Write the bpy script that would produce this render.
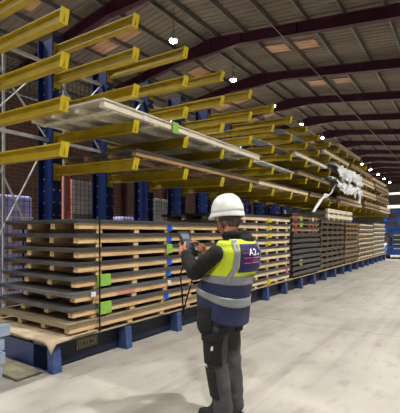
import bpy, bmesh, math, random
from mathutils import Vector, Matrix, noise
random.seed(7)
R = math.radians
S = bpy.context.scene
COL = S.collection
for o in list(bpy.data.objects):
    bpy.data.objects.remove(o, do_unlink=True)

# ------------------------------------------------------------------ camera
cam_d = bpy.data.cameras.new('camera')
cam = bpy.data.objects.new('camera', cam_d); COL.objects.link(cam)
cam.location = (0, 0, 1.5)
cam.rotation_euler = (R(90), 0, R(-55.08))
cam_d.sensor_fit = 'HORIZONTAL'; cam_d.sensor_width = 36
cam_d.lens = 381 * 36 / 400
cam_d.shift_y = 0.06375
cam_d.clip_start = 0.05; cam_d.clip_end = 200
S.camera = cam

# ------------------------------------------------------------------ world, exposure, lamp strength
w = bpy.data.worlds.new('world'); S.world = w; w.use_nodes = True
w.node_tree.nodes['Background'].inputs[0].default_value = (0.55, 0.6, 0.7, 1)
w.node_tree.nodes['Background'].inputs[1].default_value = 0.3
S.view_settings.view_transform = 'Standard'
S.view_settings.look = 'None'
S.view_settings.gamma = 1
S.view_settings.use_curve_mapping = False
S.view_settings.exposure = 0.33
LAMP_POWER = 325.0
LAMP_COL = (1.0, 0.96, 0.90)
ROOFLIGHT = 1.0

# ------------------------------------------------------------------ materials
def lin(h):
    h = h.lstrip('#'); c = [int(h[i:i+2], 16) / 255 for i in (0, 2, 4)]
    return tuple((x / 12.92 if x <= .04045 else ((x + .055) / 1.055) ** 2.4) for x in c) + (1,)
MATS = {}
def mat(name, c1, c2=None, rough=.6, metal=0, scale=6, stretch=(1, 1, 1), bump=0, detail=4, spec=.4, lo=.35, hi=.65, emit=0, bump_scale=None):
    if name in MATS: return MATS[name]
    m = bpy.data.materials.new(name); m.use_nodes = True
    nt = m.node_tree; b = nt.nodes['Principled BSDF']
    b.inputs['Roughness'].default_value = rough; b.inputs['Metallic'].default_value = metal
    b.inputs['Specular IOR Level'].default_value = spec
    b.inputs['Base Color'].default_value = lin(c1)
    tc = nt.nodes.new('ShaderNodeTexCoord'); mp = nt.nodes.new('ShaderNodeMapping')
    mp.inputs['Scale'].default_value = stretch
    nt.links.new(tc.outputs['Object'], mp.inputs[0])
    oi = nt.nodes.new('ShaderNodeObjectInfo')
    ad = nt.nodes.new('ShaderNodeVectorMath'); ad.operation = 'ADD'
    ml = nt.nodes.new('ShaderNodeVectorMath'); ml.operation = 'SCALE'; ml.inputs['Scale'].default_value = 3
    nt.links.new(oi.outputs['Location'], ml.inputs[0])
    nt.links.new(mp.outputs[0], ad.inputs[0]); nt.links.new(ml.outputs[0], ad.inputs[1])
    n = nt.nodes.new('ShaderNodeTexNoise'); n.inputs['Scale'].default_value = scale; n.inputs['Detail'].default_value = detail
    nt.links.new(ad.outputs[0], n.inputs['Vector'])
    if c2:
        r = nt.nodes.new('ShaderNodeValToRGB')
        r.color_ramp.elements[0].position = lo; r.color_ramp.elements[1].position = hi
        r.color_ramp.elements[0].color = lin(c1); r.color_ramp.elements[1].color = lin(c2)
        nt.links.new(n.outputs['Fac'], r.inputs[0]); nt.links.new(r.outputs[0], b.inputs['Base Color'])
    if bump:
        bp = nt.nodes.new('ShaderNodeBump'); bp.inputs['Strength'].default_value = bump; bp.inputs['Distance'].default_value = .02
        n2 = n
        if bump_scale:
            n2 = nt.nodes.new('ShaderNodeTexNoise'); n2.inputs['Scale'].default_value = bump_scale; n2.inputs['Detail'].default_value = 3
            nt.links.new(ad.outputs[0], n2.inputs['Vector'])
        nt.links.new(n2.outputs['Fac'], bp.inputs['Height']); nt.links.new(bp.outputs[0], b.inputs['Normal'])
    if emit:
        b.inputs['Emission Color'].default_value = lin(c1); b.inputs['Emission Strength'].default_value = emit
    MATS[name] = m
    return m

M_yel = mat('arm_yellow', '#b49c18', '#a48c14', .45, scale=5, bump=.05)
M_yel2 = mat('arm_tip_yellow', '#d2bd2c', '#c0aa22', .45, scale=9)
M_blue = mat('rack_blue', '#17306e', '#11265a', .4, scale=4)
M_blue2 = mat('foot_blue', '#4a5d8e', '#344a7e', .5, scale=14)
M_navy = mat('panel_navy', '#141b30', '#1c2742', .45, scale=5)
M_galv = mat('galvanised', '#c9cbca', '#b0b4b5', .5, .1, scale=8)
M_wire = mat('wire', '#3a3734', None, .5, .5)
M_wood = mat('pine', '#c9a574', '#e6c99a', .75, scale=5, stretch=(.6, 6, 6), bump=.1)
M_wood2 = mat('pine_pale', '#d9c199', '#efdcb8', .75, scale=5, stretch=(.6, 6, 6), bump=.1)
M_wood3 = mat('pine_aged', '#8f7350', '#b2946a', .8, scale=5, stretch=(.6, 6, 6), bump=.1)
M_woodd = mat('timber_rusty', '#5a4436', '#8a7258', .8, scale=5, stretch=(.6, 6, 6), bump=.1)
M_crate = mat('timber_white', '#d8cdb4', '#f0e8d4', .75, scale=5, stretch=(.6, 6, 6))
M_steel = mat('sheet_dark', '#565657', '#68686a', .4, .4, scale=3, stretch=(.3, 1, 8))
M_steel2 = mat('sheet_grey', '#86888a', '#747678', .35, .6, scale=3, stretch=(.3, 1, 8))
M_steel3 = mat('sheet_brown', '#8d8069', '#a09278', .6, .1, scale=3)
M_steelw = mat('sheet_white', '#cfccc2', '#bdb9ad', .5, .1, scale=3)
M_film = mat('plastic_film', '#f2f4f5', '#e6eaec', .3, scale=8)
M_conc = None
M_purl = mat('purlin_grey', '#6e6a66', '#7e7a76', .5, .3, scale=4)
M_maroon = mat('rafter_maroon', '#4a1f33', '#3c182a', .5, scale=4)
M_black = mat('black_rubber', '#121213', '#1b1b1c', .6, scale=10)
M_strap = mat('strap_black', '#0c0c0d', None, .5)
M_btape = mat('tape_blue', '#1760d8', '#1250b8', .4, scale=20)
M_ytape = mat('tape_yellow', '#e0cc2a', '#d0b91c', .5, scale=20)
M_rtape = mat('tape_red', '#cf4658', '#b83a4c', .5, scale=20)
M_gtag = mat('tag_green', '#94c453', '#86b54a', .6, scale=30)
M_white = mat('label_white', '#e6e8ea', '#d8dadc', .6, scale=30)
M_mat = mat('mat_tan', '#a3937a', '#b8a88e', .8, scale=7, bump=.2)
M_ply = mat('ply_grey', '#6d6b58', '#827e68', .8, scale=7)
M_lav = mat('wrap_lavender_light', '#a9a6d8', '#8e8cc6', .35, scale=5)  # purple light behind the rack is put into this colour
M_gcab = mat('cabinet_grey', '#9a9a98', '#8c8c8a', .5, scale=4)
M_gcab2 = mat('cabinet_dark', '#55555a', '#4b4b50', .5, scale=4)
M_red = mat('upright_red', '#c4492f', '#b03f28', .5, scale=6)
M_pblue = mat('beam_paleblue', '#8fa2b8', '#a9b7c6', .5, scale=9)
M_lblue = mat('lift_blue', '#2a5fb4', '#234f9a', .4, scale=5)

def roof_mat():
    m = mat('roof_sheet', '#807668', '#695e53', .85, scale=.9, stretch=(1, .25, 1), detail=6)
    return m
M_roof = roof_mat()
M_rl = bpy.data.materials.new('rooflight'); M_rl.use_nodes = True
def _rl():
    nt = M_rl.node_tree; b = nt.nodes['Principled BSDF']
    b.inputs['Base Color'].default_value = lin('#9a7454'); b.inputs['Roughness'].default_value = .5
    tc = nt.nodes.new('ShaderNodeTexCoord'); n = nt.nodes.new('ShaderNodeTexNoise')
    n.inputs['Scale'].default_value = 1.3; n.inputs['Detail'].default_value = 4
    nt.links.new(tc.outputs['Object'], n.inputs['Vector'])
    r = nt.nodes.new('ShaderNodeValToRGB')
    r.color_ramp.elements[0].position = .35; r.color_ramp.elements[1].position = .68
    r.color_ramp.elements[0].color = lin('#6e4c34'); r.color_ramp.elements[1].color = lin('#c8a080')
    nt.links.new(n.outputs['Fac'], r.inputs[0]); nt.links.new(r.outputs[0], b.inputs['Emission Color'])
    b.inputs['Emission Strength'].default_value = ROOFLIGHT * .24
_rl()
def brick_mat():
    m = bpy.data.materials.new('brick_wall'); m.use_nodes = True
    nt = m.node_tree; b = nt.nodes['Principled BSDF']; b.inputs['Roughness'].default_value = .85
    tc = nt.nodes.new('ShaderNodeTexCoord'); mp = nt.nodes.new('ShaderNodeMapping'); mp.inputs['Rotation'].default_value = (R(90), 0, 0)
    nt.links.new(tc.outputs['Object'], mp.inputs[0])
    br = nt.nodes.new('ShaderNodeTexBrick'); br.inputs['Scale'].default_value = 1
    br.inputs['Brick Width'].default_value = .5; br.inputs['Row Height'].default_value = .2; br.inputs['Mortar Size'].default_value = .015
    br.inputs['Color1'].default_value = lin('#6e4336'); br.inputs['Color2'].default_value = lin('#5a382e'); br.inputs['Mortar'].default_value = lin('#6a635b')
    nt.links.new(mp.outputs[0], br.inputs['Vector']); nt.links.new(br.outputs[0], b.inputs['Base Color'])
    return m
M_brick = brick_mat()
M_clad = mat('cladding', '#6c665e', '#5c564e', .7, scale=1.5)
def conc_mat():
    m = bpy.data.materials.new('concrete'); m.use_nodes = True
    nt = m.node_tree; b = nt.nodes['Principled BSDF']; b.inputs['Roughness'].default_value = .62
    b.inputs['Specular IOR Level'].default_value = .3
    tc = nt.nodes.new('ShaderNodeTexCoord'); geo = nt.nodes.new('ShaderNodeNewGeometry')
    def nz(scale, st, det, lo, hi, c0, c1):
        mp = nt.nodes.new('ShaderNodeMapping'); mp.inputs['Scale'].default_value = st
        nt.links.new(geo.outputs['Position'], mp.inputs[0])
        n = nt.nodes.new('ShaderNodeTexNoise'); n.inputs['Scale'].default_value = scale; n.inputs['Detail'].default_value = det
        nt.links.new(mp.outputs[0], n.inputs['Vector'])
        r = nt.nodes.new('ShaderNodeValToRGB'); r.color_ramp.elements[0].position = lo; r.color_ramp.elements[1].position = hi
        r.color_ramp.elements[0].color = c0; r.color_ramp.elements[1].color = c1
        nt.links.new(n.outputs['Fac'], r.inputs[0]); return r, n
    a, na = nz(1.1, (1, 1, 1), 8, .3, .7, lin('#99958e'), lin('#b0aca5'))
    t, nt_ = nz(1.6, (.12, 2.2, 1), 6, .50, .66, (1, 1, 1, 1), (.80, .79, .78, 1))     # tyre streaks along the aisle
    s, ns = nz(5, (.6, 1.3, 1), 9, .54, .72, (1, 1, 1, 1), (.8, .79, .77, 1))              # stains
    p, np_ = nz(3.2, (1, 1, 1), 4, .66, .78, (1, 1, 1, 1), (1.12, 1.12, 1.1, 1))
    prev = a.outputs[0]
    for k in (t, s, p):
        mx = nt.nodes.new('ShaderNodeMix'); mx.data_type = 'RGBA'; mx.blend_type = 'MULTIPLY'; mx.inputs['Factor'].default_value = 1
        nt.links.new(prev, mx.inputs['A']); nt.links.new(k.outputs[0], mx.inputs['B']); prev = mx.outputs['Result']
    nt.links.new(prev, b.inputs['Base Color'])
    bp = nt.nodes.new('ShaderNodeBump'); bp.inputs['Strength'].default_value = .15; bp.inputs['Distance'].default_value = .01
    nt.links.new(ns.outputs['Fac'], bp.inputs['Height']); nt.links.new(bp.outputs[0], b.inputs['Normal'])
    return m
M_conc = conc_mat()

# ------------------------------------------------------------------ mesh helpers
class MB:
    def __init__(s): s.v = []; s.f = []; s.m = []; s.mi = 0
    def box(s, x0, x1, y0, y1, z0, z1):
        b = len(s.v)
        s.v += [(x0, y0, z0), (x1, y0, z0), (x1, y1, z0), (x0, y1, z0), (x0, y0, z1), (x1, y0, z1), (x1, y1, z1), (x0, y1, z1)]
        s.addf([(0, 3, 2, 1), (4, 5, 6, 7), (0, 1, 5, 4), (1, 2, 6, 5), (2, 3, 7, 6), (3, 0, 4, 7)], b); return s
    def addf(s, fs, b):
        for f in fs: s.f.append(tuple(i + b for i in f)); s.m.append(s.mi)
    def bar(s, a, c, wd, ht):
        a = Vector(a); c = Vector(c); d = (c - a).normalized()
        up = Vector((0, 0, 1)) if abs(d.z) < .95 else Vector((0, 1, 0))
        r = d.cross(up).normalized() * wd / 2; u = r.cross(d).normalized() * ht / 2
        b = len(s.v)
        for p in (a, c):
            for q in (-r - u, r - u, r + u, -r + u): s.v.append(tuple(p + q))
        s.addf([(0, 1, 2, 3), (7, 6, 5, 4), (0, 4, 5, 1), (1, 5, 6, 2), (2, 6, 7, 3), (3, 7, 4, 0)], b); return s
    def tube(s, pts, rads, n=10, caps=True):
        pts = [Vector(p) for p in pts]
        if not hasattr(rads, '__len__'): rads = [rads] * len(pts)
        b = len(s.v); prev = None
        for i, p in enumerate(pts):
            d = (pts[min(i + 1, len(pts) - 1)] - pts[max(i - 1, 0)]).normalized()
            if prev is None:
                up = Vector((0, 0, 1)) if abs(d.z) < .9 else Vector((0, 1, 0))
                r = d.cross(up).normalized()
            else:
                r = (prev - d * prev.dot(d)).normalized()
            prev = r; u = r.cross(d)
            for k in range(n):
                t = 2 * math.pi * k / n
                s.v.append(tuple(p + (r * math.cos(t) + u * math.sin(t)) * rads[i]))
        fs = []
        for i in range(len(pts) - 1):
            for k in range(n):
                k2 = (k + 1) % n
                fs.append((i * n + k, i * n + k2, (i + 1) * n + k2, (i + 1) * n + k))
        if caps:
            fs.append(tuple(range(n))[::-1]); fs.append(tuple((len(pts) - 1) * n + k for k in range(n)))
        s.addf(fs, b); return s
    def ball(s, c, r, n=14, m=9, M=None):
        b = len(s.v); c = Vector(c)
        if not hasattr(r, '__len__'): r = (r, r, r)
        def P(a, t):
            q = Vector((r[0] * math.sin(t) * math.cos(a), r[1] * math.sin(t) * math.sin(a), r[2] * math.cos(t)))
            if M: q = M @ q
            return tuple(c + q)
        s.v.append(P(0, 0))
        for i in range(1, m):
            for k in range(n): s.v.append(P(2 * math.pi * k / n, math.pi * i / m))
        s.v.append(P(0, math.pi)); last = 1 + (m - 1) * n
        fs = [(0, 1 + k, 1 + (k + 1) % n) for k in range(n)]
        for i in range(m - 2):
            for k in range(n):
                k2 = (k + 1) % n
                fs.append((1 + i * n + k, 1 + (i + 1) * n + k, 1 + (i + 1) * n + k2, 1 + i * n + k2))
        fs += [(last, 1 + (m - 2) * n + (k + 1) % n, 1 + (m - 2) * n + k) for k in range(n)]
        s.addf(fs, b); return s
    def prism(s, prof, axis, a0, a1):
        """profile list of 2D points, extruded along axis ('x','y','z')"""
        b = len(s.v); n = len(prof)
        def P(p, a): return {'x': (a, p[0], p[1]), 'y': (p[0], a, p[1]), 'z': (p[0], p[1], a)}[axis]
        for a in (a0, a1):
            for p in prof: s.v.append(P(p, a))
        fs = [tuple(range(n))[::-1], tuple(range(n, 2 * n))]
        for k in range(n):
            k2 = (k + 1) % n; fs.append((k, k2, n + k2, n + k))
        s.addf(fs, b); return s
    def grid(s, rows, closed=False):
        b = len(s.v); n = len(rows[0])
        for r in rows: s.v += [tuple(p) for p in r]
        fs = []
        for i in range(len(rows) - 1):
            for k in range(n if closed else n - 1):
                k2 = (k + 1) % n
                fs.append((i * n + k, i * n + k2, (i + 1) * n + k2, (i + 1) * n + k))
        s.addf(fs, b); return s
    def mesh(s, name, mats, smooth=False, fix=True):
        me = bpy.data.meshes.new(name); me.from_pydata(s.v, [], s.f)
        if not isinstance(mats, (list, tuple)): mats = [mats]
        for m in mats: me.materials.append(m)
        for p, k in zip(me.polygons, s.m): p.material_index = k; p.use_smooth = smooth
        if fix:
            bm = bmesh.new(); bm.from_mesh(me); bmesh.ops.recalc_face_normals(bm, faces=bm.faces); bm.to_mesh(me); bm.free()
        me.update(); return me
    def build(s, name, mats, parent=None, smooth=False, loc=(0, 0, 0), bevel=0):
        return obj(name, s.mesh(name, mats, smooth), parent, loc, bevel)
def obj(name, me, parent=None, loc=(0, 0, 0), bevel=0):
    o = bpy.data.objects.new(name, me); COL.objects.link(o); o.location = loc
    if parent: o.parent = parent
    if bevel:
        b = o.modifiers.new('bevel', 'BEVEL'); b.width = bevel; b.segments = 2; b.limit_method = 'ANGLE'
    return o
def empty(name, loc=(0, 0, 0), rz=0):
    o = bpy.data.objects.new(name, None); COL.objects.link(o); o.location = loc; o.rotation_euler = (0, 0, rz); o.empty_display_size = .2
    return o
def tag(o, label=None, cat=None, group=None, kind=None):
    if label: o['label'] = label
    if cat: o['category'] = cat
    if group: o['group'] = group
    if kind: o['kind'] = kind
    return o
ORD = ['topmost', 'second', 'third', 'fourth', 'fifth', 'sixth', 'seventh', 'eighth', 'ninth', 'tenth', 'eleventh', 'twelfth', 'thirteenth', 'fourteenth', 'fifteenth', 'sixteenth', 'seventeenth']
NTH = ['first'] + ORD[1:]

# ================================================================== THE HALL
YR, ZR, SL = 8.5, 9.5, 0.135            # ridge line, ridge height, roof slope
YL, YW, XB, XE = 18.0, -7.0, -7.0, 64.0
def roofz(y): return ZR - SL * abs(y - YR)

# floor: concrete slabs with sawn joints
fl = tag(MB().box(XB, XE, YW, YL, -.2, -.012).build('floor', M_conc), kind='structure')
xs = [XB] + [-5.9 + 6 * i for i in range(1, 12)] + [XE]
ys = [YW, -3.58, 6.42, 11.42, YL]
for i in range(len(xs) - 1):
    for j in range(len(ys) - 1):
        g = .006
        MB().box(xs[i] + g, xs[i+1] - g, ys[j] + g, ys[j+1] - g, -.011, 0).build('slab', M_conc, fl)

# walls
def wall(name, x0, x1, y0, y1, z1, m):
    return tag(MB().box(x0, x1, y0, y1, 0, z1).build(name, m), kind='structure')
wl = wall('wall_left', XB, XE, YL, YL + .3, roofz(YL), M_brick)
wr = wall('wall_right', XB, XE, YW - .3, YW, roofz(YW), M_clad)
def gable(name, x):
    p = [(YW, 0), (YL, 0), (YL, roofz(YL)), (YR, ZR), (YW, roofz(YW))]
    return tag(MB().prism(p, 'x', x, x + .3).build(name, M_clad), kind='structure')
wb = gable('wall_back', XB - .3); wf = gable('wall_front', XE)

# roof: ribbed sheeting, both slopes
def rib_profile():
    out = []; x = XB
    while x < XE:
        out += [(x, 0), (x + .14, 0), (x + .165, .03), (x + .235, .03)]
        x += .26
    return out
rp = rib_profile()
mb = MB()
for y1 in (YL, YW):
    mb.grid([[(x, YR, ZR + .02 + d) for x, d in rp], [(x, y1, roofz(y1) + .02 + d) for x, d in rp]])
ceil = tag(mb.build('ceiling', M_roof), kind='structure')
sm = ceil.modifiers.new('thick', 'SOLIDIFY'); sm.thickness = .02; sm.offset = 1

# portal rafters (maroon I sections with a deepened apex)
def rafter_mesh():
    mb = MB()
    for s, y1 in ((1, YL), (-1, YW)):
        L = abs(y1 - YR); yy = [0, 1.4, L]; dep = [.62, .40, .42]
        top = [(YR + s * t, ZR - .17 - SL * t) for t in yy]; bot = [(a, b - d) for (a, b), d in zip(top, dep)]
        ft = .022
        for (w_, lo, up) in ((.2, None, 0), (.2, 1, None), (.014, 2, 2)):
            for i in range(2):
                if up == 0: q = [top[i], top[i+1], (top[i+1][0], top[i+1][1] - ft), (top[i][0], top[i][1] - ft)]
                elif lo == 1: q = [(bot[i][0], bot[i][1] + ft), (bot[i+1][0], bot[i+1][1] + ft), bot[i+1], bot[i]]
                else: q = [top[i], top[i+1], bot[i+1], bot[i]]
                mb.prism(q, 'x', -w_ / 2, w_ / 2)
        for t in (.012, 1.4, 3.6):                        # web stiffeners and splice plates
            z = ZR - .17 - SL * t
            mb.box(-.1, .1, YR + s * t - .012, YR + s * t + .012, z - (.6 if t < 1 else .4), z)
    return mb.mesh('rafter', M_maroon)
rm = rafter_mesh()
def stanch_mesh(h):
    mb = MB(); mb.box(-.1, .1, 0, .02, 0, h); mb.box(-.1, .1, .36, .38, 0, h); mb.box(-.007, .007, .02, .36, 0, h)
    return mb.mesh('wall_column', M_maroon)
st_l = stanch_mesh(roofz(YL) - .3); st_r = stanch_mesh(roofz(YW) - .3)
RX = [12.95 + 4.2 * n for n in range(-4, 13)]
for x in RX:
    obj('rafter', rm, ceil, (x, 0, 0))
    obj('wall_column', st_l, wl, (x, YL - .385, 0)); obj('wall_column', st_r, wr, (x, YW + .005, 0))
# purlins along the hall
pm = MB().box(XB, XE, -.03, .03, -.008, 0).box(XB, XE, -.03, -.024, -.16, 0).box(XB, XE, -.03, .03, -.166, -.16).mesh('purlin', M_purl)
for s, y1 in ((1, YL), (-1, YW)):
    t = .35
    while t < abs(y1 - YR):
        o = obj('purlin', pm, ceil, (0, YR + s * t, roofz(YR + s * t) + .0)); o.rotation_euler.x = -s * math.atan(SL)
        t += 1.22
# aged translucent rooflights, one strip per bay and slope
for i, x in enumerate(RX[:-1]):
    for s in (1, -1):
        t0 = .75 + (i % 2) * .35
        for (a, b) in ((t0, t0 + 1.0), (t0 + 1.28, t0 + 2.2)):
            ya, yb = YR + s * (a + .7), YR + s * (b + .7)
            mb = MB(); n = 3; xc = x + 2.1 + (i % 3 - 1) * .35
            rows = []
            for y in (ya, yb):
                r = []
                for k in range(n * 4):
                    xx = xc - .40 + .26 * (k // 4) + (0, .14, .165, .235)[k % 4]; d = (0, 0, .03, .03)[k % 4]
                    r.append((xx, y, roofz(y) + d - .02))
                rows.append(r)
            mb.grid(rows); mb.build('rooflight', M_rl, ceil)
# conduit below the roof running across the bays
MB().bar((XB, 5.3, roofz(5.3) - .68), (XE, 5.3, roofz(5.3) - .68), .025, .025).build('conduit', M_purl, ceil)

# strip windows in the far gable
M_sky = mat('window_daylight', '#f2efe6', None, emit=1.2)
for i, (z0, z1, y0, y1) in enumerate(((7.15, 7.45, 4.0, 12.0), (5.1, 5.55, 3.6, 12.0))):
    wn = tag(MB().box(XE - .04, XE - .02, y0, y1, z0, z1).build('window_%d' % (i + 1), M_sky), kind='structure')
    MB().box(XE - .08, XE - .015, y0 - .06, y1 + .06, z0 - .06, z0).box(XE - .08, XE - .015, y0 - .06, y1 + .06, z1, z1 + .06).build('window_frame', M_gcab, wn)

# ------------------------------------------------------------------ high bay lamps
M_lens = mat('lamp_lens', '#fff6e6', None, emit=60)
M_house = mat('lamp_housing', '#c9c9c6', None, .35, .5)
lens_me = None
def lamp_meshes():
    prof = [(.0, .30), (.05, .30), (.055, .22), (.09, .2), (.10, .12), (.145, .02), (.15, 0), (.14, 0), (.136, .012)]
    n = 20; mb = MB()
    rows = [[(r * math.cos(2 * math.pi * k / n), r * math.sin(2 * math.pi * k / n), z) for k in range(n)] for r, z in prof]
    mb.grid(rows, True)
    hm = mb.mesh('housing', M_house, True)
    lm = MB().ball((0, 0, .0), (.135, .135, .085), 18, 10).mesh('lens', M_lens, True)
    return hm, lm
hm, lm = lamp_meshes()
def high_bay(x, y, z, label, group, light=True):
    root = tag(empty('high_bay_lamp', (x, y, z)), label, 'lamp', group)
    obj('housing', hm, root); obj('lens', lm, root)
    top = roofz(y) - .17
    MB().tube([(0, 0, .29), (0, 0, top - z)], .016, 6).build('chain', M_purl, root)
    if light:
        ld = bpy.data.lights.new('lamp_light', 'AREA'); ld.shape = 'DISK'; ld.size = .28; ld.energy = LAMP_POWER; ld.color = LAMP_COL
        ld.spread = R(125)
        lo = bpy.data.objects.new('lamp_light', ld); COL.objects.link(lo); lo.parent = root; lo.location = (0, 0, -.1)
VIS = 0
for n in range(-4, 12):
    x = 10.4 + 4.2 * n
    if n >= 0: lb = 'hanging high bay lamp over the rack, %s along the row from the camera' % ['nearest', 'second', 'third', 'fourth', 'fifth', 'sixth', 'seventh', 'eighth', 'ninth', 'tenth', 'eleventh', 'farthest'][n]
    else: lb = 'hanging high bay lamp over the rack, above the top of the photo'
    high_bay(x, 8.4, 8.2, lb, 'high bay lamps over the rack')
for n in range(0, 9):
    high_bay(-2.2 + 6.3 * n, -1.2, 7.9, 'hanging high bay lamp over the aisle, unseen, added to light the floor', 'added high bay lamps over the aisle')  # unseen row, added to light the aisle floor and stack fronts

# ================================================================== CANTILEVER RACK
NK, X0, DX = 20, 2.47, 1.055
YT, YC = 3.43, 5.13                     # arm tips, column front flange
TILT = R(2.1)                           # the arms sit a little higher at the columns
TIER = [2.435, 2.913, 3.37, 3.838, 4.27]   # top of the arms
KX = [X0 + DX * k for k in range(NK)]
rack = tag(empty('cantilever_rack', (X0, YT, 0)), 'long blue cantilever rack with rows of yellow arms along the hall', 'rack')
RO = Vector((X0, YT, 0))
def rl(o, p): o.location = Vector(p) - RO; return o
# column
mb = MB().box(-.08, .08, 0, .02, 0, 4.5).box(-.08, .08, .36, .38, 0, 4.5).box(-.009, .009, .02, .36, 0, 4.5)
mb.box(-.11, .11, -.03, .41, 0, .02)
mb.mi = 1
for i in range(18):
    for y in (.07, .31):
        z = 1.0 + i * .19; mb.box(-.016, -.008, y - .011, y + .011, z - .011, z + .011)
for i in range(18):
    for x in (-.055, .055):
        z = 1.0 + i * .19; mb.box(x - .01, x + .01, -.006, .004, z - .01, z + .01)
col_me = mb.mesh('column', [M_blue, M_galv])
# arm (I section), local origin at the root, pointing -y, top at z=0
LA = YC - YT - .02
mb = MB().box(-.045, .045, -LA, 0, -.016, 0).box(-.045, .045, -LA + .03, 0, -.138, -.122).box(-.007, .007, -LA, 0, -.122, -.016)
mb.box(-.06, .06, -.018, .018, -.21, .045)
arm_me = mb.mesh('arm', M_yel)
tip_me = MB().prism([(-LA - .012, .012), (-LA + .002, .012), (-LA + .034, -.142), (-LA + .02, -.142)], 'x', -.048, .048).mesh('end_plate', M_yel2)
foot_me = MB().prism([(-.07, 0), (.30, 0), (.30, .31), (-.02, .31), (-.045, .27)], 'x', -.05, .05).mesh('foot', M_blue2)
for k, x in enumerate(KX):
    rl(obj('column', col_me, rack), (x, YC, 0))
    for t in TIER:
        if k >= 15 and t > 4: continue
        a = rl(obj('arm', arm_me, rack), (x, YC, t + LA * math.sin(TILT))); a.rotation_euler.x = TILT; obj('end_plate', tip_me, a)
    rl(obj('foot', foot_me, rack), (x - .02, 3.62, 0))
# base: dark kick panels, deck boards
for k in range(NK - 1):
    rl(MB().box(.035, DX - .075, 0, .03, .02, .27).build('kick_panel', M_navy, rack), (KX[k], 3.70, 0))
for j, y in enumerate([3.56, 3.93, 4.3, 4.67, 5.2]):
    x = 2.36
    while x < 22.5:
        l = min(3.6, 22.85 - x)
        rl(MB().box(0, l - .01, 0, .33 if j < 3 else .4, .311, .333).build('deck_board', M_mat, rack), (x, y, 0)); x += l
rl(MB().box(0, .03, 0, 1.75, .02, .27).build('end_panel', mat('end_blue', '#22366c', '#1a2c5c', .35, scale=3), rack), (2.40, 3.66, 0))
# bracing between the columns
for k in range(-1, NK - 1):
    xa, xb = X0 + DX * k, X0 + DX * (k + 1)
    yb = YC + .2
    if k < 5 or k % 3 == 0:
        for z in (4.12, 2.93):
            rl(MB().bar((0, 0, 0), (DX, 0, 0), .045, .045).build('brace', M_galv, rack), (xa, yb, z))
        rl(MB().bar((.05, 0, 2.98), (DX - .05, 0, 4.08), .04, .012).build('brace', M_galv, rack), (xa, yb, 0))
        rl(MB().bar((.05, .02, 4.08), (DX - .05, .02, 2.98), .04, .012).build('brace', M_galv, rack), (xa, yb, 0))
        if k > 0: continue
        rl(MB().bar((.05, 0, 1.0), (DX - .05, 0, 2.88), .04, .012).build('brace', M_galv, rack), (xa, yb, 0))
        rl(MB().bar((.05, .02, 2.88), (DX - .05, .02, 1.0), .04, .012).build('brace', M_galv, rack), (xa, yb, 0))
# maker's plate on the first kick panel
pl = rl(MB().box(0, .30, 0, .012, 0, .115).build('name_plate', mat('plate', '#9a9683', '#8b8775', .5, .3, scale=20), rack), (2.80, 3.688, .135))
mb = MB(); mb.box(.012, .288, -.003, 0, .008, .016).box(.012, .288, -.003, 0, .099, .107).box(.012, .02, -.003, 0, .016, .099).box(.28, .288, -.003, 0, .016, .099)
xx = .04
for g in range(7):
    for (a, b, c, d) in (((0, .008, 0, .05), (.008, .024, .042, .05), (.008, .024, 0, .008)),
                         ((0, .008, 0, .05), (.018, .026, 0, .05), (.008, .018, .022, .03)),
                         ((0, .008, 0, .05), (.008, .024, .021, .03), (.008, .024, 0, .008)))[g % 3]:
        mb.box(xx + a, xx + b, -.003, 0, .033 + c, .033 + d)
    xx += .033
mb.build('plate_relief', mat('plate_ink', '#3f3a30', None, .6), pl)

# wire mesh guard behind the rack
mg = tag(empty('mesh_guard', (0, 5.75, 0)), 'wire mesh guard fence standing behind the blue rack columns', 'fence')
mb = MB()
x = .3
while x < 22.9:
    mb.box(x - .003, x + .003, -.003, .003, .1, 4.2); x += .09
z = .1
while z < 4.21:
    mb.box(.3, 22.9, -.007, -.003, z - .003, z + .003); z += .09
tag(mb.build('wire_grid', M_wire, mg), kind='stuff')
for k in range(-2, NK - 1):
    MB().box(-.018, .018, -.03, .0, 0, 4.25).build('post', M_galv, mg, loc=(X0 + DX * (k + .52), -.01, 0))

# curling mat and debris at the near end of the base
mb = MB(); rows = []
N = 30
for i in range(N + 1):
    x = 2.345 + .62 * i / N; r = []
    for j in range(N + 1):
        y = 3.515 + 1.70 * j / N
        z = .347
        e = max(0, 2.41 - x); f = max(0, 3.60 - y) * max(0, min(1, (2.72 - x) * 6))
        z -= 4.5 * e * e + 3.5 * f * f + 14 * e * f
        z += .010 * noise.noise(Vector((x * 4, y * 4, 0))) * max(0, min(1, (2.6 - x) * 6)) + .003
        r.append((x, y, z))
    rows.append(r)
mb.grid(rows)
mo = tag(mb.build('floor_mat', M_mat, smooth=True), 'tan rubber mat curling over the near end of the rack base', 'mat')
sd = mo.modifiers.new('thick', 'SOLIDIFY'); sd.thickness = .012; sd.offset = 1
db = tag(empty('plywood_scrap', (2.12, 4.0, 0)), 'greenish grey plywood scrap on the floor beside the rack base end', 'plywood')
MB().box(-.05, .24, -.32, .42, .012, .03).build('board', M_ply, db, bevel=.003); MB().box(-.04, .03, -.3, .4, 0, .012).build('batten', M_ply, db); MB().box(.1, .18, -.3, .4, 0, .012).build('batten', M_ply, db)
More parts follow.
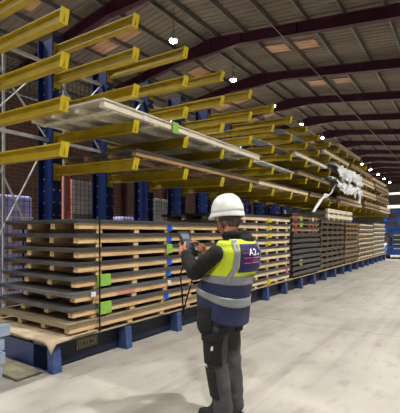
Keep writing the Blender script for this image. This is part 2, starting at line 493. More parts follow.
for i, (z, dx) in enumerate(((0, -.02), (.145, .0), (.29, -.02), (.435, .03))):
    o = MB().box(-1.7, dx, 0, .09, 0, .02).box(-1.7, dx, 0, .09, .09, .11).box(-1.7, dx, 0, .012, .02, .09).box(dx - .1, dx - .02, .012, .09, .02, .09).build('steel_channel', M_pblue, loc=(2.08, 3.93 - .02 * i, z + .0))
    tag(o, 'pale blue steel channel, %s from the bottom at the left edge' % ['first', 'second', 'third', 'fourth'][i], 'channel', 'pale blue channels by the rack end')
    if i < 3:
        for xs_ in (-.35, -1.3):
            b = MB().box(0, .06, 0, .085, 0, .035).build('packing_block', M_wood3, loc=(2.08 + xs_, 3.93 - .02 * i, z + .11))
            tag(b, 'small timber packing block between the pale blue channels', 'block', 'packing blocks between channels')

# ================================================================== PALLETS AND SHEETS
pal_cache = {}
def pallet(x0, y0, z0, L, W, m, label, group, nb=5, hs=.062, hb=.058, rz=0, name='timber_pallet', ins=.13):
    """long stringers along x resting on cross bearers; returns root, height"""
    key = (round(L, 3), round(W, 3), m.name, nb, hs, hb)
    if key not in pal_cache:
        sg = MB().box(0, L, 0, .085, 0, hs).mesh('stringer', m)
        br = MB().box(0, .085, 0, W - .03, 0, hb).mesh('bearer', m)
        pal_cache[key] = (sg, br)
    sg, br = pal_cache[key]
    root = tag(empty(name, (x0, y0, z0), rz), label, 'pallet', group)
    for j in range(4): obj('stringer', sg, root, ((j % 2) * .012, (W - .085) * j / 3, hb))
    for i in range(nb): obj('bearer', br, root, (ins + (L - 2 * ins - .085) * i / (nb - 1), .015, 0))
    return root, hs + hb
def sheets(x0, y0, z0, L, W, t, m, label, group, n=3, rz=0, bow=0, name='steel_sheet_pack'):
    mb = MB(); zz = 0
    for k in range(n):
        th = t / n; jx, jy = random.uniform(-.008, .008), random.uniform(-.008, .008)
        rows_t = []; rows_b = []
        nx, ny = 10, 4
        def zf(u, v): return bow * ((2 * u - 1) ** 2) * -1
        for lay, zz_ in ((0, k * th), (1, (k + 1) * th - .0025)):
            rows = []
            for i in range(nx + 1):
                r = []
                for j in range(ny + 1):
                    u, v = i / nx, j / ny
                    r.append((jx + L * u, jy + W * v, zz_ + zf(u, v)))
                rows.append(r)
            if lay == 0: rows_b = rows
            else: rows_t = rows
        mb.grid(rows_t); mb.grid([r[::-1] for r in rows_b])
        mb.grid([[r[0] for r in rows_b], [r[0] for r in rows_t]]); mb.grid([[r[-1] for r in rows_b], [r[-1] for r in rows_t]])
        mb.grid([rows_b[0], rows_t[0]]); mb.grid([rows_b[-1], rows_t[-1]])
    o = mb.build(name, m, loc=(x0, y0, z0)); o.rotation_euler.z = rz
    return tag(o, label, 'steel sheets', group)
def sticker(root, x, y, z, w_, h, m, name, label=None, back=.03):
    """paper or tape stuck on the front face and folded over the top edge (local to root)"""
    mb = MB(); mb.box(x, x + w_, y - .004, y - .001, z, z + h).box(x, x + w_, y - .004, y + back, z + h, z + h + .003)
    o = mb.build(name, m, root)
    if label: o['label'] = label
    return o

# ---- stack 1: nearest
zb = .338; nl = 8; n_ = 0
base_off = [(.06, .0), (.05, .0), (.06, .01), (.05, 0), (.02, 0), (.0, -.01), (-.03, -.01), (-.08, -.02)]   # top .. bottom
z = zb
S1 = {}
for i in range(nl - 1, -1, -1):
    ox, oy = base_off[i]; rz = random.uniform(-.004, .004)
    hs, hb, ts = (.062, .05, .05)
    p, h = pallet(2.66 + ox, 3.55 + oy, z, 3.1, 1.5, M_wood if i not in (6,) else M_wood, 'pine pallet in the nearest stack, %s from its top' % ORD[i] if i else 'topmost pine pallet in the nearest stack', 'pallets of the nearest stack', nb=5, hs=hs, hb=hb, rz=rz, ins=.26)
    S1[i] = p
    z += h + .001
    sm_, nm = (M_steel, 'dark') if i not in (5, 7) else ((M_steel2, 'light grey') if i == 5 else (M_steel3, 'tan brown'))
    sheets(2.63 + ox - (.03 if i == 5 else 0), 3.535 + oy, z, 3.16, 1.54, ts, sm_, '%s steel sheet pack, %s in the nearest stack' % (nm, ORD[i] + ' from the top' if i else 'topmost'), 'sheet packs of the nearest stack', rz=rz)
    z += ts + .001
for i in (0, 1, 3, 4, 6):
    sticker(S1[i], 1.53, -.006, .03, .105, .10, M_btape, 'blue_tape', 'blue adhesive tape')
sticker(S1[2], 1.50, -.022, .035, .13, .13, M_gtag, 'green_tag', 'lime green paper tag')
sticker(S1[4], .27, -.022, .03, .21, .135, M_gtag, 'green_tag', 'lime green paper tag')
sticker(S1[6], .33, -.028, .03, .20, .135, M_gtag, 'green_tag', 'lime green paper tag')
sticker(S1[5], .20, -.022, .09, .07, .05, M_white, 'paper_label', 'white paper label')
sticker(S1[5], 1.56, -.022, .075, .07, .06, M_white, 'paper_label', 'white paper label')
sticker(S1[5], .62, -.004, .055, .3, .04, mat('ink_pink', '#cf8f80', None, .7), 'stencil_mark', 'faded pink stencil')
st = MB().box(0, .022, -.008, -.004, 0, z - zb + .01).box(0, .022, -.008, 1.60, z - zb + .006, z - zb + .010).box(0, .022, 1.60, 1.605, 0, z - zb + .01).build('strap', M_strap, loc=(2.955, 3.50, zb))
tag(st, 'black steel strap around the nearest pallet stack', 'strap')
TOP1 = z

# ---- stack 2: yellow tape
z = zb; nl = 9
for i in range(nl - 1, -1, -1):
    ox = random.uniform(-.03, .03); rz = random.uniform(-.003, .003)
    wm = [M_wood2, M_wood2, M_wood2, M_wood2, M_wood2, M_wood2, M_wood, M_wood2, M_wood2][i]
    p, h = pallet(5.92 + ox, 3.55, z, 3.0, 1.5, wm, 'pale pine pallet, %s%s in the yellow-taped stack behind the person' % (ORD[i], ' from top' if i else ''), 'pallets of the yellow taped stack', nb=6, hs=.062, hb=.055, rz=rz)
    z += h + .001
    if i in (0, 1, 2, 3, 8): sticker(p, 1.75, -.006, .02, .17, .105, M_ytape, 'yellow_tape', 'yellow adhesive tape')
    if i == 7: sticker(p, 2.75, -.006, .0, .14, .12, mat('tape_pink', '#d85a9a', None, .5), 'pink_tape', 'pink adhesive tape')
    sheets(5.90 + ox, 3.54, z, 3.05, 1.53, .05, M_steel, 'dark steel sheet pack, %s%s in the yellow-taped stack' % (ORD[i], ' from top' if i else ''), 'sheet packs of the yellow taped stack', n=2, rz=rz)
    z += .051
# ---- stack 3: dark sheets, red tags on top three
z = zb; nl = 11
for i in range(nl - 1, -1, -1):
    ox = random.uniform(-.04, .04)
    if i < 3:
        p, h = pallet(9.15 + ox, 3.56, z, 2.1, 1.48, M_wood3, 'aged pallet with red tape, %s%s of the dark sheet stack' % (ORD[i], ' from top' if i else ''), 'pallets of the dark sheet stack', nb=4, hs=.06, hb=.05)
        sticker(p, .18, -.006, .0, .14, .13, M_rtape, 'red_tape', 'red tape'); sticker(p, 1.5, -.006, .0, .12, .11, M_rtape if i else M_wood2, 'red_tape')
        if i in (0, 1): sticker(p, .5, -.006, .0, .2, .14, M_gtag, 'green_tag', 'lime green paper tag')
        z += h + .001; t = .05; bow = 0
    else:
        p, h = pallet(9.15 + ox, 3.60, z, 2.1, 1.42, M_woodd, 'dark thin bearers under the dark sheets, %s from stack top' % ORD[i], 'pallets of the dark sheet stack', nb=4, hs=.03, hb=.025)
        if i == 8: sticker(p, .45, -.06, .01, .2, .14, M_gtag, 'green_tag', 'lime green paper tag')
        z += h + .001; t = .085; bow = .012
    sheets(9.12 + ox, 3.54, z, 2.18, 1.53, t, M_steel, 'dark grey steel sheet pack, %s%s in the stack with red tape' % (ORD[i], ' from top' if i else ''), 'sheet packs of the dark sheet stack', n=4, bow=bow)
    z += t + .001
# ---- stacks 4..7 further along
def far_stack(x0, L, n, wood, steel, hs, hb, t, who, nb=5):
    z = zb
    for i in range(n - 1, -1, -1):
        ox = random.uniform(-.05, .05); oy = random.uniform(-.015, .02)
        pallet(x0 + ox, 3.56 + oy, z, L, 1.46, wood, '%s pallet, %s%s in the %s' % (who[0], ORD[i], ' from top' if i else '', who[1]), 'pallets of the ' + who[1], nb=nb, hs=hs, hb=hb)
        z += hs + hb + .001
        sheets(x0 + ox - .02, 3.55 + oy, z, L + .05, 1.5, t, steel, '%s, %s%s in the %s' % (who[2], ORD[i], ' from top' if i else '', who[1]), 'sheet packs of the ' + who[1], n=2)
        z += t + .001
    return z
z4 = far_stack(11.4, 2.65, 9, M_woodd, M_steel, .045, .078, .045, ('brown weathered', 'stack right of the dark sheets', 'dark sheets'))
z5 = far_stack(14.25, 1.95, 9, M_wood3, M_steel2, .045, .082, .04, ('greyish', 'fifth stack along the rack', 'grey sheets'), 4)
z6 = far_stack(16.4, 2.8, 8, M_wood2, M_steel, .06, .085, .045, ('pale', 'second stack from the far end', 'dark sheets'))
z7 = far_stack(19.4, 3.0, 8, M_crate, M_steel2, .065, .09, .045, ('whitish', 'last stack at the far end', 'grey sheets'))
# pale crates on top of stacks four and five
zc = max(z4, z5)
bl = [tag(MB().box(0, .1, 0, 1.4, 0, zc + .004 - zz).build('dunnage_beam', M_wood3, loc=(xx, 3.6, zz)), 'timber dunnage beam under the whitish pallets, %s one' % q, 'beam', 'dunnage beams') for xx, zz, q in ((12.15, z4, 'nearer'), (14.9, z5, 'farther'))]
zc += .005
for i in (1, 0):
    p, h = pallet(12.0, 3.52, zc, 3.1, 1.45, M_crate, 'whitish pallet %s on top of the brown stack under the film' % ('lower' if i else 'upper'), 'whitish pallets on top', nb=6, hs=.11, hb=.07)
    zc += h + .002

# ================================================================== LOADS ON THE ARMS
def arm_load(tier, x0, x1, m_sheet, m_wood, t, label, hb=.06, y0=None, Wd=1.5):
    far = x0 > 12.8 and tier < 3
    if y0 is None: y0 = YT - (random.uniform(.02, .14) if far else 0)
    z = TIER[tier] + .0145; L = x1 - x0; p0 = None
    for lay in range(2 if far else 1):
        ox = random.uniform(-.25, .1) if lay else 0; lb = label if not lay else 'upper ' + label
        p, h = pallet(x0 + ox, y0, z, L, Wd, m_wood, 'timber pallet carrying ' + lb, 'pallets on the rack arms', nb=max(3, int(L / .62)), hs=hb, hb=.022)
        p.rotation_euler.x = TILT
        sh = sheets(x0 - .02 + ox, y0 - .015, z + h + .001, L + .04, Wd + .03, t, m_sheet if not lay else random.choice((M_steel, M_steel3, M_steelw)), lb, 'sheets on the rack arms', n=2); sh.rotation_euler.x = TILT
        z += h + t + .002; p0 = p0 or p
    return p0, z
pA, zA = arm_load(1, 2.97, 7.0, M_steelw, M_crate, .03, 'white-edged sheets on the second arm row above the nearest stack', hb=.07, y0=3.42)
sticker(pA, 1.22, -.022, -.02, .13, .15, M_gtag, 'green_tag', 'lime green paper tag')
sticker(pA, .64, -.005, .02, .08, .06, M_white, 'paper_label', 'white paper label')
arm_load(0, 3.5, 6.85, M_steel, M_wood3, .03, 'dark-edged sheets on the lowest arms above the helmet', hb=.055)
arm_load(0, 7.0, 9.9, M_steel, M_wood2, .03, 'dark sheets on the lowest arms right of the helmet', hb=.07)
arm_load(0, 10.1, 12.6, M_steel2, M_wood3, .05, 'grey sheets on the lowest arms beside the hanging film')
arm_load(0, 12.9, 16.0, M_steel3, M_wood2, .05, 'tan sheets on the lowest arms below the big film')
arm_load(0, 16.2, 19.3, M_steel2, M_wood3, .05, 'grey sheets on the lowest arms past the film')
arm_load(0, 19.5, 22.4, M_steel, M_wood2, .05, 'dark sheets at the far end of the lowest arms')
arm_load(1, 9.2, 12.2, M_steel2, M_wood3, .04, 'grey sheets on the second arm row left of the film')
arm_load(1, 12.5, 15.4, M_steelw, M_wood3, .05, 'white sheets partly under the crumpled film')
arm_load(1, 15.7, 19.0, M_steel3, M_wood2, .05, 'tan sheets on the second arm row past the film')
arm_load(1, 19.2, 22.3, M_steel2, M_wood3, .05, 'grey sheets at the far end of the second arm row')
arm_load(2, 9.0, 11.6, M_steel3, M_crate, .03, 'tan sheets on the third arm row, nearest there')
arm_load(2, 11.9, 15.0, M_steel2, M_wood3, .05, 'grey sheets on the third arm row above the film')
arm_load(2, 15.3, 18.4, M_steel3, M_wood2, .05, 'tan sheets on the third arm row past the film')
arm_load(2, 18.7, 22.2, M_steel, M_wood3, .05, 'dark sheets at the far end of the third arm row')
arm_load(3, 11.3, 14.2, M_steel2, M_wood2, .05, 'grey sheets on the fourth arm row, nearest there')
arm_load(3, 14.6, 18.0, M_steel3, M_wood3, .06, 'tan sheets on the fourth arm row middle')
arm_load(3, 18.4, 22.0, M_steel3, M_wood2, .05, 'tan sheets at the far end of the fourth arm row')
arm_load(4, 12.9, 16.0, M_steel3, M_wood3, .06, 'tan sheets on the top arm row')
# bundles of long tubes on the arms
def tube_bundle(tier, x0, L, y, m, label, n=4, r=.03):
    b = tag(empty('tube_bundle', (x0, y, TIER[tier] + .014), random.uniform(-.02, .02)), label, 'steel tubes', 'tube bundles on the rack arms'); b.rotation_euler.x = TILT; b.location.z += (y - YT) * math.sin(TILT)
    for k in range(n):
        MB().tube([(random.uniform(-.15, .1), k * r * 2.02, r), (L + random.uniform(-.1, .15), k * r * 2.02, r)], r, 10).build('tube', m, b, smooth=True)
    return b
tube_bundle(4, 9.4, 2.9, 3.6, M_steel3, 'tan tubes on the top arm row before the stacked sheets', 5)
tube_bundle(3, 8.3, 2.7, 3.55, M_steel2, 'grey tubes on the fourth arm row', 6, .025)
tube_bundle(1, 7.3, 1.75, 3.5, M_galv, 'short pale tubes on the second arm row', 3)
tube_bundle(2, 7.2, 1.65, 3.55, M_steel2, 'short grey tubes on the third arm row', 4)

# crumpled plastic film hanging from the rows, and a loose flap
def film(name, path_rows, label, seed, amp=.05):
    mb = MB(); mb.grid(path_rows); o = mb.build(name, M_film, smooth=True)
    return tag(o, label, 'plastic film')
def film_sheet(x0, x1, prof, seed, amp, nx=34, nsub=9, taper=0):
    """prof: list of (y,z) the sheet follows, swept along x with crumples"""
    rows = []
    for i in range(nx + 1):
        u = i / nx; x = x0 + (x1 - x0) * u; r = []
        for a in range(len(prof) - 1):
            for b in range(nsub + (a == len(prof) - 2)):
                t = b / nsub; y = prof[a][0] * (1 - t) + prof[a+1][0] * t; z = prof[a][1] * (1 - t) + prof[a+1][1] * t
                s = (a + t) / (len(prof) - 1)
                q = Vector((x * 5, y * 5 + seed, z * 5)); q2 = q * 2.7
                d = noise.noise(q) * amp + noise.noise(q2) * amp * .5
                cut = taper * s * s * (.5 + .5 * noise.noise(Vector((x * 3 + seed, 0, 0))))
                e = noise.noise(q + Vector((9, 4, 2))) * amp
                zz = z + e + (cut * (prof[0][1] - z))
                r.append((x + d * .8, y - abs(d) - .02, max(zz, z - .03) if a == 0 else zz))
        rows.append(r)
    return rows
film('crumpled_film', film_sheet(11.95, 15.2, [(4.4, 3.66), (3.36, 3.62), (3.24, 3.36), (3.2, 2.98)], 3, .15, taper=.6), 'big crumpled white plastic film hanging over the middle arm rows', 3)
low_film = film('crumpled_film', film_sheet(11.8, 15.0, [(4.2, 3.19), (3.36, 3.15), (3.22, 2.92), (3.18, 2.40)], 8, .15, taper=.9), 'lower ragged white plastic film drooping above the whitish pallets', 8)
rows = []
for i in range(13):
    u = i / 12; w_ = .17 * math.sin(math.pi * min(1, u * .85 + .1)) ** .8
    c = Vector((10.95 - .95 * u, 3.33, 2.54 - .50 * u))
    rows.append([c + Vector((j / 6 - .5, 0, 0)) * w_ * 2.2 + Vector((0, -.05 * math.cos((j / 6 - .5) * 3), .25 * (j / 6 - .5) * w_ * 2)) for j in range(7)])
mb = MB(); mb.grid(rows); mb.build('film_flap', M_film, low_film, smooth=True)['label'] = 'leaf shaped hanging flap of film'
rows = []
for i in range(15):
    u = i / 14; c = Vector((10.95 + 1.2 * u, 3.35, 2.54 + .40 * u - .12 * math.sin(math.pi * u)))
    rows.append([c + Vector((0, -.03 * math.sin(j), (j / 3 - .5) * (.09 + .05 * math.sin(u * 9)))) for j in range(4)])
mb = MB(); mb.grid(rows); mb.build('film_strand', M_film, low_film, smooth=True)['label'] = 'twisted strand of film'

# ================================================================== BEHIND THE RACK
def cabinet(x, y, wd, dp, h, m1, m2, split, label):
    r = tag(empty('switch_cabinet', (x, y, 0)), label, 'cabinet')
    MB().box(0, wd, 0, dp, 0, h).build('body', m1, r, bevel=.01)
    MB().box(.03, wd - .03, -.02, 0, .08, split - .02).build('lower_door', m2, r, bevel=.004)
    MB().box(.03, wd - .03, -.02, 0, split + .02, h - .05).build('upper_door', m1, r, bevel=.004)
    MB().box(wd - .12, wd - .09, -.05, -.02, split + .2, split + .4).build('handle', M_gcab2, r)
    return r
cabinet(5.62, 7.6, .72, .5, 2.75, M_gcab, M_gcab2, 1.95, 'tall grey cabinet with dark lower door seen behind the rack')
cabinet(2.2, 7.3, 1.1, .5, 2.9, M_gcab, M_gcab2, 2.1, 'grey cabinet behind the mesh at the left edge')
cabinet(8.45, 7.6, .8, .5, 2.5, M_gcab, M_gcab2, 1.8, 'smaller grey cabinet between the third and fourth columns')
for i, x in enumerate((4.75, 4.95)):
    pass
up = tag(empty('red_upright', (5.30, 7.4, 0)), 'red steel upright frame standing behind the first blue column', 'upright')
MB().box(-.03, .14, 0, .1, 0, 2.9).build('post', M_red, up); MB().box(-.03, .14, .3, .4, 0, 2.9).build('post', M_red, up)
for z in (.3, 1.1, 1.9, 2.6): MB().box(.03, .07, .1, .3, z, z + .06).build('rung', M_red, up)
MB().box(-.06, .17, -.03, .13, 0, .015).build('foot_plate', M_red, up)
def wrapped(x, y, wd, dp, h, label):
    r = tag(empty('wrapped_load', (x, y, 0)), label, 'wrapped load')
    for j in range(3): MB().box(0, wd, (dp - .1) * j / 2, (dp - .1) * j / 2 + .1, 0, .12).build('skid', M_wood3, r)
    MB().box(.02, wd - .02, .02, dp - .02, .12, h).build('wrap', M_lav, r, bevel=.05)
    for z in (h * .45, h * .8): MB().box(.012, wd - .012, .012, dp - .012, z, z + .03).build('band', M_white, r)
    return r
wrapped(3.4, 7.0, .9, .8, 2.2, 'wrapped load tinted for lavender light behind the mesh left of first column')
wrapped(6.85, 7.2, 1.1, .8, 1.9, 'wrapped load tinted for lavender light behind the mesh right of second column')
wrapped(10.2, 7.2, .8, .8, 2.0, 'wrapped load tinted for a light sparkle glimpsed left of the white helmet')

# ================================================================== BLUE SCISSOR LIFT
lf = tag(empty('scissor_lift', (23.7, 2.55, 0), R(14)), 'blue scissor lift parked at the far end of the rack', 'lift')
MB().box(0, 1.9, 0, 1.1, .22, .68).build('chassis', M_lblue, lf, bevel=.03)
for x in (.28, 1.62):
    for y in (-.03, .93):
        wmb = MB(); wmb.tube([(x, y, .24), (x, y + .2, .24)], .24, 20); wmb.build('wheel', M_black, lf)
for i in range(3):
    z0 = .64 + i * .26
    for y in (.12, .94):
        MB().bar((.2, y, z0), (1.7, y, z0 + .24), .05, .07).build('scissor_arm', M_gcab2, lf)
        MB().bar((.2, y + .05, z0 + .24), (1.7, y + .05, z0), .05, .07).build('scissor_arm', M_gcab2, lf)
MB().box(0, 1.9, 0, 1.1, 1.44, 1.62).build('platform', M_lblue, lf, bevel=.01)
for (x, y) in ((.03, .03), (.95, .03), (1.87, .03), (.03, 1.07), (.95, 1.07), (1.87, 1.07), (.03, .55)):
    MB().box(x - .03, x + .03, y - .03, y + .03, 1.62, 2.75).build('rail_post', M_lblue, lf)
for z in (2.2, 2.7):
    for a, b in (((0, .03), (1.9, .03)), ((0, 1.07), (1.9, 1.07)), ((.03, 0), (.03, 1.1)), ((1.87, 0), (1.87, 1.1))):
        MB().bar((*a, z), (*b, z), .06, .06).build('guard_rail', M_lblue, lf)
MB().box(-.02, .02, .06, 1.04, 1.62, 1.78).build('kick_sheet', M_lblue, lf)
for y in (.3, .8): MB().box(-.06, -.02, y - .03, y + .03, .3, 1.62).build('ladder_rail', M_lblue, lf)
for z in (.55, .8, 1.05, 1.3): MB().box(-.055, -.025, .33, .77, z, z + .05).build('ladder_rung', M_galv, lf)
MB().box(.25, 1.65, .2, .9, .62, 1.2).build('battery_box', M_gcab2, lf, bevel=.02)

# ================================================================== PERSON
M_hiv = mat('vest_yellow', '#c6d82c', '#b8ca26', .7, scale=9, bump=.25, bump_scale=14)
M_vnavy = mat('vest_navy', '#272d54', '#202546', .7, scale=9, bump=.25, bump_scale=14)
M_refl = mat('reflective', '#8d9296', '#82878b', .4, .2, scale=9)
M_patch = mat('patch_indigo', '#221b60', '#1c1654', .6, scale=9)
M_hood = mat('hoodie_black', '#0e0e10', '#151517', .85, scale=9, bump=.4, bump_scale=12)
M_trou = mat('trouser_grey', '#4a4a4d', '#3e3e41', .85, scale=5, bump=.4, bump_scale=11)
M_trob = mat('trouser_black', '#19191b', '#202022', .85, scale=9, bump=.3, bump_scale=12)
M_skin = mat('skin', '#c98f74', '#bd8066', .55, scale=20)
M_hair = mat('hair_grey', '#4a4440', '#6a625c', .8, scale=60, stretch=(1, 1, .2))
M_helm = mat('helmet_white', '#eef0f0', '#e6e8e8', .3, scale=4)
M_screen = mat('tablet_screen', '#1b1f2c', '#474d62', .35, scale=26, emit=0)

PX, PY = 2.63, 1.60
person = tag(empty('person', (PX, PY, 0)), 'person in white helmet and yellow navy vest reading a tablet', 'person')

def lerp_table(tab, z):
    if z <= tab[0][0]: return tab[0][1:]
    for a, b in zip(tab, tab[1:]):
        if z <= b[0]:
            t = (z - a[0]) / (b[0] - a[0]); t = t * t * (3 - 2 * t)
            return tuple(p + (q - p) * t for p, q in zip(a[1:], b[1:]))
    return tab[-1][1:]
#       z    cx    cy     a     b
TORSO = [(.70, .00, .00, .205, .175), (.85, .0, .005, .205, .18), (1.0, .005, .005, .20, .19), (1.12, .02, -.02, .20, .185),
         (1.25, .055, -.068, .214, .177), (1.34, .065, -.085, .22, .16), (1.40, .068, -.09, .197, .13), (1.45, .062, -.08, .137, .098), (1.50, .055, -.055, .08, .075)]
TW = -.27                      # shoulders turned towards the camera
def surf(th, z, off=0, tilt=True):
    cx, cy, a, b = lerp_table(TORSO, z)
    p = 2.35
    c, s = math.cos(th), math.sin(th)
    k = (abs(c) ** p + abs(s) ** p) ** (-1 / p)
    x = cx + (a + off) * k * c; y = cy + (b + off) * k * s
    zz = z
    if tilt and z < 1.18:
        zz = z + .34 * (y - .0) * min(1, (1.18 - z) / .25)
    fold = noise.noise(Vector((x * 7, y * 7, z * 5))) * .010
    x += c * fold; y += s * fold
    return Vector((x, y, zz))

def remesh(o, vox, it=6, fac=.5):
    r = o.modifiers.new('remesh', 'REMESH'); r.mode = 'VOXEL'; r.voxel_size = vox; r.use_smooth_shade = True
    s = o.modifiers.new('smooth', 'SMOOTH'); s.iterations = it; s.factor = fac
    return o
def chain(mb, pts, rads, n=12):
    mb.tube(pts, rads, n)
    for p, r in zip(pts, rads): mb.ball(p, r, n, 8)

# ---- joints
LSH, LEL, LWR = Vector((-.175, -.035, 1.335)), Vector((-.25, .11, 1.19)), Vector((-.155, .265, 1.315))
RSH, REL, RWR = Vector((.26, -.085, 1.355)), Vector((.285, .10, 1.13)), Vector((.125, .245, 1.30))
HEAD = Vector((.055, .0, 1.61))
HM = Matrix.Rotation(R(6), 3, 'Z') @ Matrix.Rotation(R(-5), 3, 'X')       # head turned a little left and looking down
def H(x, y, z): return HEAD + HM @ Vector((x, y, z))

# tablet frame
TC = Vector((-.065, .315, 1.402)); TU = Vector((-.02, .46, .888)).normalized(); TX = Vector((1, .02, 0)).normalized()
TX = (TX - TU * TX.dot(TU)).normalized(); TN = TX.cross(TU).normalized()      # normal towards the viewer (the wearer)
def T(x, u, n): return TC + TX * x + TU * u + TN * n

# ---- body (skin): one continuous mesh, mostly under the clothes
mb = MB()
mb.ball(H(0, -.005, .03), (.076, .097, .095), 20, 14, HM)                      # skull
mb.ball(H(0, .03, -.045), (.058, .062, .07), 18, 12, HM)                       # face / jaw
mb.ball(H(0, .062, -.095), (.03, .026, .022), 12, 8, HM)                       # chin
mb.tube([H(0, .088, .01), H(0, .104, -.025), H(0, .108, -.042)], [.008, .012, .015], 8)   # nose
mb.ball(H(0, .096, -.046), .013, 8, 6)
mb.ball(H(0, .085, .022), (.045, .016, .012), 12, 6, HM)                       # brow
mb.ball(H(0, .09, -.072), (.024, .012, .012), 12, 6, HM)                       # mouth
for s in (-1, 1):
    mb.ball(H(s * .074, -.008, -.015), (.011, .02, .033), 10, 8, HM)          # ears
    mb.ball(H(s * .045, .05, -.03), (.02, .02, .022), 10, 8, HM)              # cheeks
chain(mb, [Vector((.05, -.06, 1.40)), Vector((.048, -.035, 1.47)), H(0, -.03, -.06)], [.066, .06, .058])
chain(mb, [Vector((0, 0, .95)), Vector((.02, -.02, 1.12)), Vector((.05, -.07, 1.32))], [.12, .12, .12])
chain(mb, [LSH, Vector((.05, -.07, 1.34)), RSH], [.045, .07, .045])
chain(mb, [LSH, LEL, LWR], [.045, .036, .026]); chain(mb, [RSH, REL, RWR], [.045, .036, .026])
for s in (-1, 1): chain(mb, [Vector((s * .07, 0, .92)), Vector((s * .095, .02, .5)), Vector((s * .10, -.02, .10))], [.08, .05, .04])
# left hand: palm behind the tablet's lower left edge, fingers behind, thumb on the front
pc = T(-.062, -.045, -.035)
chain(mb, [LWR, LWR * .45 + pc * .55, pc], [.026, .03, .032])
mb.ball(pc, (.03, .042, .042), 12, 8)
for i in range(4):
    u = -.055 + .024 * i
    chain(mb, [T(-.066, u, -.034), T(-.045, u + .012, -.030), T(-.015 + .004 * i, u + .018, -.022)], [.0105, .0098, .0085], 8)
chain(mb, [T(-.082, -.065, -.02), T(-.084, -.035, .004), T(-.066, -.008, .016), T(-.05, .008, .016)], [.015, .0125, .0115, .009], 8)
# right hand: near the right edge, index finger tapping the screen
rc = T(.105, -.055, .045)
chain(mb, [RWR, (RWR + rc) / 2, rc], [.026, .03, .03])
mb.ball(rc, (.036, .036, .026), 12, 8)
chain(mb, [T(.088, -.03, .05), T(.06, -.01, .055), T(.03, .0, .03), T(.02, .002, .012)], [.011, .0105, .0095, .008], 8)
for i in range(3):
    u = -.05 - .017 * i
    chain(mb, [T(.085, u, .05), T(.062, u, .062), T(.05, u - .005, .042), T(.062, u - .008, .03)], [.0108, .0102, .0095, .0085], 8)
chain(mb, [T(.10, -.028, .03), T(.082, -.005, .028), T(.07, .012, .02)], [.0125, .0115, .009], 8)
body = mb.build('body', M_skin, person)
remesh(body, .0055, 4, .5)

# eyes
for s in (-1, 1):
    e = MB().ball(H(s * .031, .079, -.002), .0125, 12, 8).build('eye', mat('eye_white', '#e8e4de', None, .2), person, smooth=True)
    MB().ball(H(s * .031, .088, -.003), .006, 10, 6).build('iris', mat('eye_dark', '#2a1c14', None, .2), e, smooth=True)
# hair: short grey shell on sides and back, open over face and ears
mb = MB(); rows = []
for i in range(9):
    z = .06 - .145 * i / 8
    r = []
    for k in range(25):
        a = R(-205 + 230 * k / 24)          # from left temple round the back to right temple
        lim = -.085 + (.055 if abs(math.cos(a)) > .93 else 0)
        zz = max(z, lim)
        f = math.sqrt(max(.0, 1 - ((zz - .02) / .13) ** 2))
        r.append(H(.083 * f * math.cos(a), -.008 + .104 * f * math.sin(a), zz))
    rows.append(r)
mb.grid(rows); hair = mb.build('hair', M_hair, person, smooth=True)
so = hair.modifiers.new('thick', 'SOLIDIFY'); so.thickness = .006; so.offset = 1

# helmet
HZ = .050
mb = MB(); rows = []; n = 36
for i in range(11):
    t = i / 10 * math.pi / 2
    r = []
    for k in range(n):
        a = 2 * math.pi * k / n
        rx, ry = .122, .139
        rad = math.cos(t) ** .8 if i < 10 else 0.001
        ridge = .006 * math.exp(-(math.cos(a) * rad * rx / .022) ** 2) * math.sin(t)
        r.append(H(rx * rad * math.cos(a), -.004 + ry * rad * math.sin(a), HZ + .150 * math.sin(t) + ridge))
    rows.append(r)
mb.grid(rows, True)
helm = mb.build('helmet', M_helm, person, smooth=True)
so = helm.modifiers.new('thick', 'SOLIDIFY'); so.thickness = .004; so.offset = -1
mb = MB(); rows = []
for rr, dz in ((0, .004), (.5, -.004), (1, -.012), (1, -.018), (.5, -.012), (0, -.004)):
    r = []
    for k in range(n):
        a = 2 * math.pi * k / n
        w_ = .004 + .026 * max(0, math.sin(a)) ** 2.2
        drop = -.012 * max(0, math.sin(a)) ** 2 - .012 * max(0, -math.sin(a)) ** 2
        r.append(H((.121 + rr * w_) * math.cos(a), -.004 + (.138 + rr * w_) * math.sin(a), HZ + dz * (1 + rr) + drop * rr))
    rows.append(r)
mb.grid(rows, True); mb.build('brim', M_helm, helm, smooth=True)
MB().ball(H(.045, -.133, .10), (.009, .005, .009), 10, 6, HM).build('sticker', mat('sticker_red', '#b02a48', None, .5), helm)
mb = MB()
mb.tube([H(-.112, .02, .045), H(-.105, -.06, .02), H(-.05, -.112, .0), H(.05, -.112, .0), H(.105, -.06, .02)], .006, 8)
mb.build('head_band', M_strap, helm, smooth=True)
mb = MB(); mb.tube([H(-.105, .06, .04), H(-.07, .065, -.06), H(-.02, .075, -.115), H(.02, .075, -.115), H(.07, .065, -.06), H(.105, .06, .04)], .003, 6)
mb.build('chin_strap', M_strap, helm)

# hoodie
mb = MB()
rows = [[surf(2 * math.pi * k / 32, z, -.016, False) for k in range(32)] for z in [.80 + .02 * i for i in range(35)]]
mb.grid(rows, True); b0 = len(mb.v)
mb.addf([tuple(range(32))[::-1]], 0); mb.addf([tuple(range(b0 - 32, b0))], 0)
for SH, EL, WR, s in ((LSH, LEL, LWR, -1), (RSH, REL, RWR, 1)):
    m1 = SH * .5 + EL * .5 + Vector((s * .012, 0, 0)); m2 = EL * .5 + WR * .5 + Vector((0, 0, -.01))
    chain(mb, [SH, m1, EL, m2, WR], [.064, .068, .068, .062, .047], 16)
    mb.ball(WR * .9 + EL * .1, .055, 14, 9)
